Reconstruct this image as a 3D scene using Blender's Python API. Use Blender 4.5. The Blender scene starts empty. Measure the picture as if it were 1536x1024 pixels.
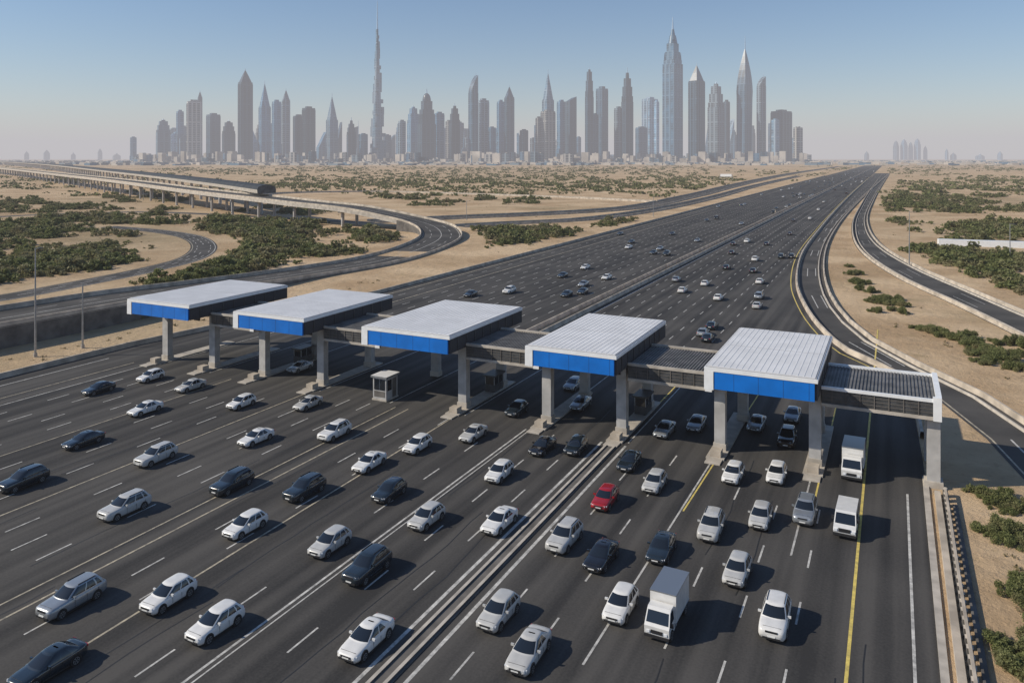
import bpy, math, random
import numpy as np
from mathutils import Vector
random.seed(7); rng=np.random.default_rng(11)
F=1165.0; H=32.0; VH=237.0; CU=768.0
TH=math.atan(572/1165); c=math.cos(TH); sn=math.sin(TH)
def G(u,v,z=0.0):
    s=(H-z)/(v-VH); X=(u-CU)*s; Y=F*s
    return (X*c-Y*sn, X*sn+Y*c, z)
def CW(X,Y,z=0): return (X*c-Y*sn, X*sn+Y*c, z)
scene=bpy.context.scene; col=scene.collection

# ------------------------------------------------------------ materials
def newmat(name):
    m=bpy.data.materials.new(name); m.use_nodes=True
    nt=m.node_tree; b=nt.nodes['Principled BSDF']; return m,nt,b
def N(nt,t,**k):
    n=nt.nodes.new(t)
    for a,v in k.items(): setattr(n,a,v)
    return n
def rgb(c_): return (c_[0],c_[1],c_[2],1)
def plain(name,colr,rough=.6,metal=0,coat=0,var=.0,scale=1.0,spec=.5):
    m,nt,b=newmat(name)
    b.inputs['Base Color'].default_value=rgb(colr); b.inputs['Roughness'].default_value=rough
    b.inputs['Metallic'].default_value=metal; b.inputs['Coat Weight'].default_value=coat
    b.inputs['Specular IOR Level'].default_value=spec
    if var>0:
        tc=N(nt,'ShaderNodeTexCoord'); no=N(nt,'ShaderNodeTexNoise'); no.inputs['Scale'].default_value=scale; no.inputs['Detail'].default_value=6
        r=N(nt,'ShaderNodeMix',data_type='RGBA')
        r.inputs['A'].default_value=rgb([x*(1-var) for x in colr]); r.inputs['B'].default_value=rgb([min(1,x*(1+var)) for x in colr])
        mr=N(nt,'ShaderNodeMapRange'); mr.inputs['From Min'].default_value=.35; mr.inputs['From Max'].default_value=.65
        nt.links.new(tc.outputs['Object'],no.inputs['Vector']); nt.links.new(no.outputs['Fac'],mr.inputs['Value'])
        nt.links.new(mr.outputs['Result'],r.inputs['Factor']); nt.links.new(r.outputs['Result'],b.inputs['Base Color'])
    return m
def asphalt(name,lo,hi,sx=.55,sy=.012,lanes=False):
    m,nt,b=newmat(name)
    tc=N(nt,'ShaderNodeTexCoord'); mp=N(nt,'ShaderNodeMapping'); mp.inputs['Scale'].default_value=(sx,sy,1)
    n1=N(nt,'ShaderNodeTexNoise'); n1.inputs['Scale'].default_value=1; n1.inputs['Detail'].default_value=5
    n2=N(nt,'ShaderNodeTexNoise'); n2.inputs['Scale'].default_value=.06; n2.inputs['Detail'].default_value=8
    n3=N(nt,'ShaderNodeTexNoise'); n3.inputs['Scale'].default_value=6; n3.inputs['Detail'].default_value=4
    L=nt.links.new
    L(tc.outputs['Object'],mp.inputs['Vector']); L(mp.outputs['Vector'],n1.inputs['Vector'])
    L(tc.outputs['Object'],n2.inputs['Vector']); L(tc.outputs['Object'],n3.inputs['Vector'])
    a=N(nt,'ShaderNodeMath',operation='MULTIPLY_ADD'); L(n1.outputs['Fac'],a.inputs[0]); a.inputs[1].default_value=.55
    a2=N(nt,'ShaderNodeMath',operation='MULTIPLY'); L(n2.outputs['Fac'],a2.inputs[0]); a2.inputs[1].default_value=.3; L(a2.outputs[0],a.inputs[2])
    a3=N(nt,'ShaderNodeMath',operation='MULTIPLY_ADD'); L(n3.outputs['Fac'],a3.inputs[0]); a3.inputs[1].default_value=.15; L(a.outputs[0],a3.inputs[2])
    last=a3.outputs[0]
    if lanes:
        sp=N(nt,'ShaderNodeSeparateXYZ'); L(tc.outputs['Object'],sp.inputs[0])
        k=N(nt,'ShaderNodeMath',operation='MULTIPLY'); L(sp.outputs[0],k.inputs[0]); k.inputs[1].default_value=2*math.pi/1.78
        s=N(nt,'ShaderNodeMath',operation='SINE'); L(k.outputs[0],s.inputs[0])
        q=N(nt,'ShaderNodeMath',operation='MULTIPLY_ADD'); L(s.outputs[0],q.inputs[0]); q.inputs[1].default_value=.016; L(last,q.inputs[2]); last=q.outputs[0]
    mr=N(nt,'ShaderNodeMapRange'); mr.inputs['From Min'].default_value=.41; mr.inputs['From Max'].default_value=.59; L(last,mr.inputs['Value'])
    mx=N(nt,'ShaderNodeMix',data_type='RGBA'); mx.inputs['A'].default_value=rgb(lo); mx.inputs['B'].default_value=rgb(hi)
    L(mr.outputs['Result'],mx.inputs['Factor']); L(mx.outputs['Result'],b.inputs['Base Color'])
    b.inputs['Roughness'].default_value=.85; b.inputs['Specular IOR Level'].default_value=.2
    return m
def worn(name,colr,amt=.5):
    m,nt,b=newmat(name); L=nt.links.new
    tc=N(nt,'ShaderNodeTexCoord'); n=N(nt,'ShaderNodeTexNoise'); n.inputs['Scale'].default_value=1.3; n.inputs['Detail'].default_value=8; n.inputs['Roughness'].default_value=.75
    mr=N(nt,'ShaderNodeMapRange'); mr.inputs['From Min'].default_value=.32; mr.inputs['From Max'].default_value=.62; mr.inputs['To Min'].default_value=1-amt
    mx=N(nt,'ShaderNodeMix',data_type='RGBA'); mx.inputs['A'].default_value=(.06,.06,.06,1); mx.inputs['B'].default_value=rgb(colr)
    L(tc.outputs['Object'],n.inputs['Vector']); L(n.outputs['Fac'],mr.inputs['Value']); L(mr.outputs['Result'],mx.inputs['Factor']); L(mx.outputs['Result'],b.inputs['Base Color'])
    b.inputs['Roughness'].default_value=.7
    return m
M_asph=asphalt('asphalt',(.034,.033,.033),(.084,.079,.074),lanes=True)
M_ramp=asphalt('asphalt_ramp',(.048,.046,.044),(.09,.084,.078),.1,.1)
M_white=worn('white_road_paint',(.62,.6,.56),.75)
M_yel=worn('yellow_road_paint',(.75,.58,.14),.6)
M_cream=worn('faded_yellow_paint',(.52,.45,.33),.85)
M_conc=plain('concrete',(.42,.38,.33),.85,var=.2,scale=.7)
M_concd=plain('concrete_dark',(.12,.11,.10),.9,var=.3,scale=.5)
M_pier=plain('pier_concrete',(.40,.39,.38),.8,var=.15,scale=.8)
M_barr=plain('barrier_concrete',(.44,.38,.31),.85,var=.3,scale=.4)
M_roofw=plain('white_roof_metal',(.66,.66,.67),.6,var=.07,scale=.35)
M_rib=plain('roof_rib',(.68,.68,.69),.6,var=.06,scale=.5)
M_seam=plain('roof_seam',(.38,.38,.39),.7)
M_fascia=plain('white_fascia',(.78,.79,.80),.4,var=.05,scale=1)
M_blue=plain('blue_panel',(.002,.15,.56),.4,var=.10,scale=.6)
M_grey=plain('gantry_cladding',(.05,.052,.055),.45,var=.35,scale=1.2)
M_corr=plain('corrugated_roof',(.14,.135,.13),.6,var=.3,scale=.6)
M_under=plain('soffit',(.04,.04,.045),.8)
M_steel=plain('galvanised_steel',(.35,.36,.37),.45,metal=.7,var=.15,scale=2)
M_glass=plain('dark_glass',(.012,.016,.022),.06,spec=.8)
M_rub=plain('rubber',(.015,.015,.016),.8)
M_trim=plain('black_trim',(.02,.02,.022),.5)
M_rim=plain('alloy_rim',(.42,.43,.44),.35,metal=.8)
M_hl=plain('headlight_lens',(.75,.77,.8),.1,coat=1)
M_tl=plain('tail_light_lens',(.4,.01,.01),.25,coat=1)
M_plate=plain('number_plate',(.7,.7,.68),.5)
P_white=plain('paint_white',(.68,.67,.65),.35,coat=.8,var=.06,scale=1.5)
P_pearl=plain('paint_pearl',(.46,.455,.44),.3,coat=.8,var=.07,scale=1.5)
P_silver=plain('paint_silver',(.34,.36,.38),.33,metal=.5,coat=.8,var=.06,scale=1.5)
P_dark=plain('paint_dark_blue',(.014,.022,.030),.2,coat=1)
P_black=plain('paint_black',(.009,.009,.011),.2,coat=1)
P_red=plain('paint_red',(.30,.009,.013),.3,coat=.8)

def sand_mat():
    m,nt,b=newmat('desert_sand'); L=nt.links.new
    tc=N(nt,'ShaderNodeTexCoord')
    def noise(s,d=6,r=.6):
        n=N(nt,'ShaderNodeTexNoise'); n.inputs['Scale'].default_value=s; n.inputs['Detail'].default_value=d; n.inputs['Roughness'].default_value=r
        L(tc.outputs['Object'],n.inputs['Vector']); return n
    def mixc(f,a,bc):
        x=N(nt,'ShaderNodeMix',data_type='RGBA'); L(f,x.inputs['Factor'])
        for nm,v in (('A',a),('B',bc)):
            if isinstance(v,tuple): x.inputs[nm].default_value=rgb(v)
            else: L(v,x.inputs[nm])
        return x.outputs['Result']
    def mr(o,a,bv,t0=0,t1=1):
        x=N(nt,'ShaderNodeMapRange'); L(o,x.inputs['Value']); x.inputs['From Min'].default_value=a; x.inputs['From Max'].default_value=bv
        x.inputs['To Min'].default_value=t0; x.inputs['To Max'].default_value=t1; return x.outputs['Result']
    n1=noise(.035,8,.6); n2=noise(.9,8,.7); n3=noise(.008,8,.68); n4=noise(.0022,7,.7); n5=noise(.11,8,.7)
    base=mixc(mr(n1.outputs['Fac'],.40,.60),(.41,.285,.17),(.58,.43,.275))
    base=mixc(mr(n2.outputs['Fac'],.54,.72,0,.5),base,(.29,.20,.115))
    base=mixc(mr(n5.outputs['Fac'],.56,.66,0,.45),base,(.26,.20,.11))
    base=mixc(mr(n3.outputs['Fac'],.54,.66,0,.55),base,(.22,.18,.10))
    base=mixc(mr(n4.outputs['Fac'],.50,.64,0,.35),base,(.17,.145,.09))
    L(base,b.inputs['Base Color']); b.inputs['Roughness'].default_value=.95; b.inputs['Specular IOR Level'].default_value=.1
    bp=N(nt,'ShaderNodeBump'); bp.inputs['Strength'].default_value=.8; bp.inputs['Distance'].default_value=.8
    nn=noise(.3,9,.72); L(nn.outputs['Fac'],bp.inputs['Height']); L(bp.outputs['Normal'],b.inputs['Normal'])
    return m
M_sand=sand_mat()
def leaf_mat(name,a,bcol,dry):
    m,nt,b=newmat(name); L=nt.links.new
    g=N(nt,'ShaderNodeNewGeometry'); tc=N(nt,'ShaderNodeTexCoord'); n=N(nt,'ShaderNodeTexNoise'); n.inputs['Scale'].default_value=.09; n.inputs['Detail'].default_value=4
    L(tc.outputs['Object'],n.inputs['Vector'])
    x=N(nt,'ShaderNodeMix',data_type='RGBA'); L(g.outputs['Random Per Island'],x.inputs['Factor']); x.inputs['A'].default_value=rgb(a); x.inputs['B'].default_value=rgb(bcol)
    y=N(nt,'ShaderNodeMix',data_type='RGBA'); mrr=N(nt,'ShaderNodeMapRange'); mrr.inputs['From Min'].default_value=.44; mrr.inputs['From Max'].default_value=.62; L(n.outputs['Fac'],mrr.inputs['Value'])
    L(mrr.outputs['Result'],y.inputs['Factor']); L(x.outputs['Result'],y.inputs['A']); y.inputs['B'].default_value=rgb(dry)
    L(y.outputs['Result'],b.inputs['Base Color']); b.inputs['Roughness'].default_value=.65; b.inputs['Specular IOR Level'].default_value=.25
    tr=N(nt,'ShaderNodeBsdfTranslucent'); L(y.outputs['Result'],tr.inputs['Color']); ms=N(nt,'ShaderNodeMixShader'); ms.inputs[0].default_value=.35
    out=nt.nodes['Material Output']; L(b.outputs[0],ms.inputs[1]); L(tr.outputs[0],ms.inputs[2]); L(ms.outputs[0],out.inputs['Surface'])
    return m
M_leaf=leaf_mat('foliage',(.105,.125,.045),(.23,.245,.095),(.24,.215,.115))
M_tuft=leaf_mat('dry_tufts',(.14,.125,.06),(.25,.21,.11),(.27,.22,.13))
def facade(name,glass,frame,px,pz,rough=.35,spec=.4,fx=.34,fz=.3):
    m,nt,b=newmat(name); L=nt.links.new
    tc=N(nt,'ShaderNodeTexCoord'); sp=N(nt,'ShaderNodeSeparateXYZ'); L(tc.outputs['Object'],sp.inputs[0])
    def math_(op,a,bv=None):
        x=N(nt,'ShaderNodeMath',operation=op)
        for i,v in enumerate((a,bv)):
            if v is None: continue
            if isinstance(v,(int,float)): x.inputs[i].default_value=v
            else: L(v,x.inputs[i])
        return x.outputs[0]
    h=math_('ADD',sp.outputs[0],sp.outputs[1])
    fxn=math_('LESS_THAN',math_('FRACT',math_('DIVIDE',h,px)),fx)
    fzn=math_('LESS_THAN',math_('FRACT',math_('DIVIDE',sp.outputs[2],pz)),fz)
    big=math_('LESS_THAN',math_('FRACT',math_('DIVIDE',sp.outputs[2],pz*9)),.06)
    fr=math_('MAXIMUM',math_('MAXIMUM',fxn,math_('MULTIPLY',fzn,.5)),big)
    wn=N(nt,'ShaderNodeTexNoise'); wn.inputs['Scale'].default_value=.02; wn.inputs['Detail'].default_value=5; L(tc.outputs['Object'],wn.inputs['Vector'])
    oi=N(nt,'ShaderNodeObjectInfo')
    gl=N(nt,'ShaderNodeMix',data_type='RGBA'); mrr=N(nt,'ShaderNodeMapRange'); mrr.inputs['From Min'].default_value=.35; mrr.inputs['From Max'].default_value=.65; L(wn.outputs['Fac'],mrr.inputs['Value'])
    L(mrr.outputs['Result'],gl.inputs['Factor']); gl.inputs['A'].default_value=rgb([x*.5 for x in glass]); gl.inputs['B'].default_value=rgb([x*1.6 for x in glass])
    mx=N(nt,'ShaderNodeMix',data_type='RGBA'); L(fr,mx.inputs['Factor']); L(gl.outputs['Result'],mx.inputs['A']); mx.inputs['B'].default_value=rgb(frame)
    hs=N(nt,'ShaderNodeHueSaturation'); v=N(nt,'ShaderNodeMapRange'); L(oi.outputs['Random'],v.inputs['Value']); v.inputs['To Min'].default_value=.55; v.inputs['To Max'].default_value=1.4
    L(v.outputs['Result'],hs.inputs['Value']); L(mx.outputs['Result'],hs.inputs['Color'])
    L(hs.outputs['Color'],b.inputs['Base Color']); b.inputs['Roughness'].default_value=rough; b.inputs['Specular IOR Level'].default_value=spec
    return m
FAC={'d':facade('facade_dark_glass',(.010,.036,.062),(.045,.095,.15),31,15),
 'b':facade('facade_blue_glass',(.025,.095,.17),(.10,.20,.30),37,17),
 'g':facade('facade_grey_concrete',(.025,.06,.09),(.19,.26,.32),34,16,.6),
 't':facade('facade_tan_stone',(.05,.07,.09),(.42,.41,.39),29,16,.7),
 'p':facade('facade_pale_glass',(.11,.24,.36),(.32,.44,.56),38,19)}
M_spire=plain('spire_metal',(.36,.49,.62),.4,metal=.4)
M_low=plain('low_rise_plaster',(.44,.40,.35),.9,var=.35,scale=.01)

# ------------------------------------------------------------ mesh builder
class MB:
    def __init__(s): s.v=[]; s.f=[]; s.m=[]; s.mats=[]; s.sm=[]
    def mi(s,mat):
        if mat not in s.mats: s.mats.append(mat)
        return s.mats.index(mat)
    def add(s,vs,fs,mat,smooth=False):
        o=len(s.v); s.v+= [tuple(x) for x in vs]
        many=isinstance(mat,list)
        for q,f in enumerate(fs): s.f.append(tuple(i+o for i in f)); s.m.append(s.mi(mat[q] if many else mat)); s.sm.append(smooth)
    def box(s,x0,x1,y0,y1,z0,z1,mat,top=None):
        vs=[(x0,y0,z0),(x1,y0,z0),(x1,y1,z0),(x0,y1,z0),(x0,y0,z1),(x1,y0,z1),(x1,y1,z1),(x0,y1,z1)]
        s.add(vs,[(0,3,2,1),(0,1,5,4),(1,2,6,5),(2,3,7,6),(3,0,4,7)],mat); s.add(vs[4:],[(0,1,2,3)],top or mat)
    def prism(s,pts0,z0,pts1,z1,mat,smooth=False,cap=True):
        n=len(pts0); vs=[(p[0],p[1],z0) for p in pts0]+[(p[0],p[1],z1) for p in pts1]
        s.add(vs,[(i,(i+1)%n,n+(i+1)%n,n+i) for i in range(n)],mat,smooth)
        if cap: s.add(vs[n:],[tuple(range(n))],mat)
    def cyl(s,cx,cy,z0,z1,r0,r1,mat,n=12,smooth=True):
        a=[(math.cos(2*math.pi*i/n),math.sin(2*math.pi*i/n)) for i in range(n)]
        s.prism([(cx+p[0]*r0,cy+p[1]*r0) for p in a],z0,[(cx+p[0]*r1,cy+p[1]*r1) for p in a],z1,mat,smooth)
    def wheel(s,cx,cy,cz,r,w,mat,rim=None,n=18):
        a=[(math.cos(2*math.pi*i/n)*r,math.sin(2*math.pi*i/n)*r) for i in range(n)]
        vs=[(cx-w/2,cy+p[0],cz+p[1]) for p in a]+[(cx+w/2,cy+p[0],cz+p[1]) for p in a]
        s.add(vs,[(i,(i+1)%n,n+(i+1)%n,n+i) for i in range(n)]+[tuple(range(n))[::-1],tuple(range(n,2*n))],mat)
        if rim:
            sg=1 if cx>0 else -1; xx=cx+sg*(w/2+.004)
            for k in range(6):
                a0=k*math.pi/3; pts=[(0.02,a0-1.2),(.6,a0-.2),(.6,a0+.2),(.02,a0+1.2)]
                s.add([(xx,cy+math.cos(t)*q*r,cz+math.sin(t)*q*r) for q,t in pts],[(0,1,2,3)],rim)
            m=len(a); s.add([(xx,cy+p[0]*.6,cz+p[1]*.6) for p in a]+[(xx,cy+p[0]*.7,cz+p[1]*.7) for p in a],[(i,(i+1)%m,m+(i+1)%m,m+i) for i in range(m)],rim)
    def obj(s,name,loc=(0,0,0),rot=0,link=True):
        me=bpy.data.meshes.new(name); me.from_pydata(s.v,[],s.f)
        for m in s.mats: me.materials.append(m)
        me.polygons.foreach_set('material_index',s.m); me.polygons.foreach_set('use_smooth',s.sm); me.update()
        if not link: return me
        o=bpy.data.objects.new(name,me); o.location=loc; o.rotation_euler=(0,0,rot); col.objects.link(o); return o
def place(me,name,loc,rot=0,scale=1):
    o=bpy.data.objects.new(name,me); o.location=loc; o.rotation_euler=(0,0,rot)
    o.scale=(scale,)*3 if isinstance(scale,(int,float)) else scale
    col.objects.link(o); return o
def spline(P,step):
    P=[Vector(p) for p in P]; P=[P[0]*2-P[1]]+P+[P[-1]*2-P[-2]]; out=[]
    for i in range(1,len(P)-2):
        p0,p1,p2,p3=P[i-1:i+3]
        d1=max((p1-p0).length,1e-3)**.5; d2=max((p2-p1).length,1e-3)**.5; d3=max((p3-p2).length,1e-3)**.5
        n=max(2,int((p2-p1).length/step))
        m1=(p1-p0)/d1-(p2-p0)/(d1+d2)+(p2-p1)/d2; m2=(p2-p1)/d2-(p3-p1)/(d2+d3)+(p3-p2)/d3
        m1*=d2; m2*=d2
        for k in range(n):
            t=k/n; out.append((2*t**3-3*t*t+1)*p1+(t**3-2*t*t+t)*m1+(-2*t**3+3*t*t)*p2+(t**3-t*t)*m2)
    out.append(P[-2]); return out
def normals(P):
    R=[]
    for i in range(len(P)):
        d=P[min(i+1,len(P)-1)]-P[max(i-1,0)]; d.z=0; d.normalize(); R.append(Vector((d.y,-d.x,0)))
    return R
def ribbon(mb,P,a,b,dz,mat,dash=None):
    R=normals(P); s=0
    for i in range(len(P)-1):
        if dash is None or (s%(dash[0]+dash[1]))<dash[0]:
            q=[P[i]+R[i]*a,P[i]+R[i]*b,P[i+1]+R[i+1]*b,P[i+1]+R[i+1]*a]
            mb.add([(p.x,p.y,p.z+dz) for p in q],[(0,1,2,3)],mat)
        s+=(P[i+1]-P[i]).length
def wallpath(mb,P,off,w,z0,z1,mat,taper=.6):
    R=normals(P)
    prev=None
    for i in range(len(P)):
        p=P[i]; r=R[i]
        q=[p+r*(off-w/2),p+r*(off-w/2*taper),p+r*(off+w/2*taper),p+r*(off+w/2)]
        q=[(q[0].x,q[0].y,p.z+z0),(q[1].x,q[1].y,p.z+z1),(q[2].x,q[2].y,p.z+z1),(q[3].x,q[3].y,p.z+z0)]
        if prev: mb.add(prev+q,[(0,1,5,4),(1,2,6,5),(2,3,7,6)],mat)
        prev=q

# ------------------------------------------------------------ ground
g=MB(); S=30000
g.add([(-S,-S,0),(S,-S,0),(S,S,0),(-S,S,0)],[(0,1,2,3)],M_sand); g.obj('desert_ground')

# ------------------------------------------------------------ main road
edgeR=[(2.6,-80,0),(2.6,40,0),(2.6,100,0)]+[G(*p) for p in [(1345,566),(1270,530),(1225,490),(1200,450),(1193,425),(1200,385),(1228,345),(1268,300),(1305,266)]]
ER=spline(edgeR,6)
end=ER[-1]; ER.append(Vector((end.x-6,3600,0)))
road=MB()
def leftx(y): return -116 if y<90 else (-109 if y>150 else -116+7*(y-90)/60)
for i in range(len(ER)-1):
    a,b=ER[i],ER[i+1]
    road.add([(leftx(a.y),a.y,.03),(a.x,a.y,.03),(b.x,b.y,.03),(leftx(b.y),b.y,.03)],[(0,1,2,3)],M_asph)
road.obj('highway_road')
mk=MB()
def vline(x,y0,y1,w=.16,mat=M_white,z=.038,x1=None):
    x1=x if x1 is None else x1
    mk.add([(x-w/2,y0,z),(x+w/2,y0,z),(x1+w/2,y1,z),(x1-w/2,y1,z)],[(0,1,2,3)],mat)
def dashes(x,y0,y1,L=3.0,gap=5.2,w=.15,ph=0):
    y=y0+ph
    while y<y1: vline(x,y,y+L,w); y+=L+gap
for x in (-6.0,-9.6,-13.4,-20.9,-24.4,-31.9,-35.2,-42,-49,-52.4,-61.2,-64.6,-68.2,-75.2,-78.8,-82.4,-89.4,-93,-96.6,-100.2):
    dashes(x,-60,80,ph=random.uniform(0,5))
for x,m,w in ((-29.5,M_white,.28),(-26.7,M_white,.28),(-38.9,M_white,.2),(-38.4,M_white,.12),(-55.5,M_cream,.18),(-57.4,M_cream,.16),(-71.7,M_cream,.17),(-86,M_cream,.15),(-103.6,M_white,.18),(-106.6,M_cream,.18),(-112.5,M_white,.2),(1.2,M_white,.2)):
    vline(x,-70,83,w,m)
vline(-45.4,-70,84,.18,M_cream,x1=-48.8)
vline(-17.6,46,84,.16,M_white,x1=-17.2); vline(-17.1,70,118,.15,M_yel,z=.040,x1=-16.2)
vline(-7.4,66,84,.16,M_white); vline(-6.6,72,130,.16,M_yel); vline(-2.6,-70,160,.22,M_yel,x1=-2.6)
vline(-27.4,84,130,.16,M_yel)
for x in (-103.6,-93,-85.3,-72.2,-60.5,-49.3,-39.1,-28.2): vline(x+1.5,84,112,.15,M_white,z=.041)
for x in np.arange(-103.5,-60,3.6): dashes(float(x),112,700,ph=random.uniform(0,6),w=.16)
for x in np.arange(-53.5,-26,3.6): dashes(float(x),125,700,ph=random.uniform(0,6),w=.16)
for x,m in ((-106.5,M_cream),(-99.8,M_cream),(-60.6,M_white),(-55.5,M_white)): vline(x,118,3400,.28,m)
ERf=[p for p in ER[:-1] if p.y>104]
ribbon(mk,ERf,-1.2,-.97,.012+.03,M_yel)
mk.obj('lane_markings')
tj=MB(); M_tar=plain('tar_seal',(.018,.018,.019),.6)
for i in range(60):
    x=random.uniform(-110,-1); y=random.uniform(-10,80); n=random.randint(4,12); px=x
    for k in range(n):
        nx=px+random.uniform(-.18,.18); tj.add([(px-.05,y,.0345),(px+.05,y,.0345),(nx+.05,y+2.2,.0345),(nx-.05,y+2.2,.0345)],[(0,1,2,3)],M_tar); px=nx; y+=2.2
tj.obj('crack_sealing')
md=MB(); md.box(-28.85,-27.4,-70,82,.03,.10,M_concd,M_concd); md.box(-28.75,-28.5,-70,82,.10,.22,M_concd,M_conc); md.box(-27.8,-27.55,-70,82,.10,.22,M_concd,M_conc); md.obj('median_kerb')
fm=MB(); fm.box(-59.8,-56.4,122,3500,.02,.2,M_concd,M_sand)
for xx in (-59.5,-56.8):
    fm.add([(xx-.3,122,.2),(xx-.1,122,1.0),(xx+.1,122,1.0),(xx+.3,122,.2),(xx-.3,3500,.2),(xx-.1,3500,1.0),(xx+.1,3500,1.0),(xx+.3,3500,.2)],[(0,1,5,4),(1,2,6,5),(2,3,7,6),(0,3,2,1)],M_barr)
fm.obj('median_barrier')
eb=MB(); wallpath(eb,[p for p in ER[:-1] if p.y>96],.35,.55,0,.85,M_barr)
wallpath(eb,[Vector((leftx(y),y,0)) for y in range(-80,1500,10)],-.4,.5,0,.8,M_barr); eb.obj('roadside_barrier')
rb=MB(); rb.box(2.6,3.1,-80,88,0,.16,M_conc); rb.box(3.5,4.0,-80,84,0,.45,M_barr,M_barr)
rb.box(4.9,5.3,-80,82,0,.18,M_concd)
y=-60
while y<84:
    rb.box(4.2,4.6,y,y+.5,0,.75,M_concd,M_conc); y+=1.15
rb.box(4.3,4.5,-80,84,.75,.9,M_barr); rb.obj('guard_rail')

# ------------------------------------------------------------ ramps
def edge_strip(name,Lp,Rp,z,mat=M_ramp,n=110,lines=True,barr=(True,True)):
    def res(pts):
        w=[Vector(G(*p)) for p in pts]; s=spline(w,4)
        d=[0]
        for i in range(1,len(s)): d.append(d[-1]+(s[i]-s[i-1]).length)
        out=[]; j=0
        for k in range(n):
            t=d[-1]*k/(n-1)
            while j<len(d)-2 and d[j+1]<t: j+=1
            f=(t-d[j])/max(1e-6,d[j+1]-d[j]); out.append(s[j].lerp(s[j+1],min(1,f)))
        return out
    A=res(Lp); B=res(Rp); mb=MB()
    for i in range(n-1):
        q=[A[i],B[i],B[i+1],A[i+1]]; mb.add([(p.x,p.y,z) for p in q],[(0,1,2,3)],mat)
    for fr,m,da in ((.07,M_cream,0),(.93,M_white,0),(.36,M_white,1),(.64,M_white,1)):
        for i in range(n-1):
            if da and i%3: continue
            p=A[i].lerp(B[i],fr); q=A[i+1].lerp(B[i+1],fr); nn=(B[i]-A[i]).normalized()*.11
            mb.add([(p.x-nn.x,p.y-nn.y,z+.009),(p.x+nn.x,p.y+nn.y,z+.009),(q.x+nn.x,q.y+nn.y,z+.009),(q.x-nn.x,q.y-nn.y,z+.009)],[(0,1,2,3)],m)
    mb.obj(name)
    bb=MB()
    for use,E,s in ((barr[0],A,-1),(barr[1],B,1)):
        if use: wallpath(bb,E,.5*s,.45,0,.8,M_barr); wallpath(bb,E,1.9*s,.35,0,.35,M_conc)
    if bb.v: bb.obj('ramp_barrier')
edge_strip('exit_ramp_road',[(1312,260),(1268,301),(1230,345),(1202,385),(1195,425),(1203,450),(1228,490),(1273,530),(1348,566),(1420,607),(1490,668),(1560,745)],
   [(1335,260),(1292,300),(1258,340),(1240,380),(1242,425),(1262,465),(1310,510),(1390,553),(1460,585),(1530,625),(1600,675),(1690,750)],.022,barr=(False,True))
edge_strip('outer_ramp_road',[(1322,262),(1292,305),(1277,340),(1290,378),(1345,417),(1430,457),(1510,497),(1600,545)],
   [(1334,262),(1312,300),(1303,335),(1325,370),(1385,405),(1460,437),(1550,475),(1650,515)],.018)
def path_road(name,pts,width,elev=False,mat=M_ramp,step=4,zl=.015,barr=True):
    P=spline([Vector(G(*p)) for p in pts],step); mb=MB(); hw=width/2
    ribbon(mb,P,-hw,hw,zl,mat)
    ribbon(mb,P,-hw+.6,-hw+.82,zl+.012,M_cream); ribbon(mb,P,hw-.82,hw-.6,zl+.012,M_white)
    ribbon(mb,P,-.12,.12,zl+.012,M_white,dash=(4,5) if not elev else None)
    for o in (-width/4,width/4): ribbon(mb,P,o-.1,o+.1,zl+.012,M_white,dash=(4,6))
    if barr:
        wallpath(mb,P,-hw-.2,.45,0,.95,M_barr); wallpath(mb,P,hw+.2,.45,0,.95,M_barr)
    if elev:
        RR=normals(P)
        for k in range(len(P)-1):
            for o,sg in ((-hw-.42,-1),(hw+.42,1)):
                a=P[k]+RR[k]*o; b=P[k+1]+RR[k+1]*o
                d=1.5 if P[k].z>4.2 else None
                mb.add([(a.x,a.y,a.z+.2),(b.x,b.y,b.z+.2),(b.x,b.y,b.z-d if d else 0),(a.x,a.y,a.z-d if d else 0)],[(0,1,2,3)],M_conc if d else M_concd)  # low spans: dark skirt to the ground stands in for shade under the deck
            if P[k].z>4.2:
                a,b=P[k]+RR[k]*(-hw-.4),P[k]+RR[k]*(hw+.4); c2,d2=P[k+1]+RR[k+1]*(hw+.4),P[k+1]+RR[k+1]*(-hw-.4)
                mb.add([(q.x,q.y,q.z-1.5) for q in (a,b,c2,d2)],[(0,1,2,3)],M_concd)
        s=0
        for k in range(len(P)-1):
            s+=(P[k+1]-P[k]).length
            if s>34 and P[k].z>4.2 and P[k].z<14:
                s=0; R=RR[k]
                for o in (-hw*.55,hw*.55):
                    q=P[k]+R*o; mb.cyl(q.x,q.y,0,P[k].z-2.2,.75,.75,M_pier,10)
                q=P[k]; d=R; t=Vector((-d.y,d.x,0))
                base=[q+d*hw*.85+t*.8,q-d*hw*.85+t*.8,q-d*hw*.85-t*.8,q+d*hw*.85-t*.8]
                mb.prism([(p.x,p.y) for p in base],q.z-2.3,[(p.x,p.y) for p in base],q.z-1.5,M_pier)
    return mb.obj(name),P
path_road('interchange_ramp_bridge',[(-150,502,3.5),(0,478,3.5),(200,445,3),(330,428,1.5),(450,411,.3),(560,393,.05),(630,373,.05),(662,353,1),(645,337,3),(590,323,6),(533,312,8.5),(460,304,9.7),(400,297,10.5),(300,286,11),(200,273,12),(100,262,12),(0,252,12),(-60,248.5,12)],16,True)
path_road('loop_road',[(-120,463),(0,447),(120,425),(220,405),(285,388),(306,370),(285,355),(230,346),(160,340)],9,barr=False,zl=.010)
path_road('frontage_road',[(560,333),(660,328),(800,322),(930,314),(1030,296),(1100,279),(1180,262),(1260,250)],15,step=8,zl=.012)
path_road('slip_road',[(690,340),(760,336),(860,331),(960,319),(1060,299),(1130,280),(1200,264)],9,step=8,zl=.008)
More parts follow.
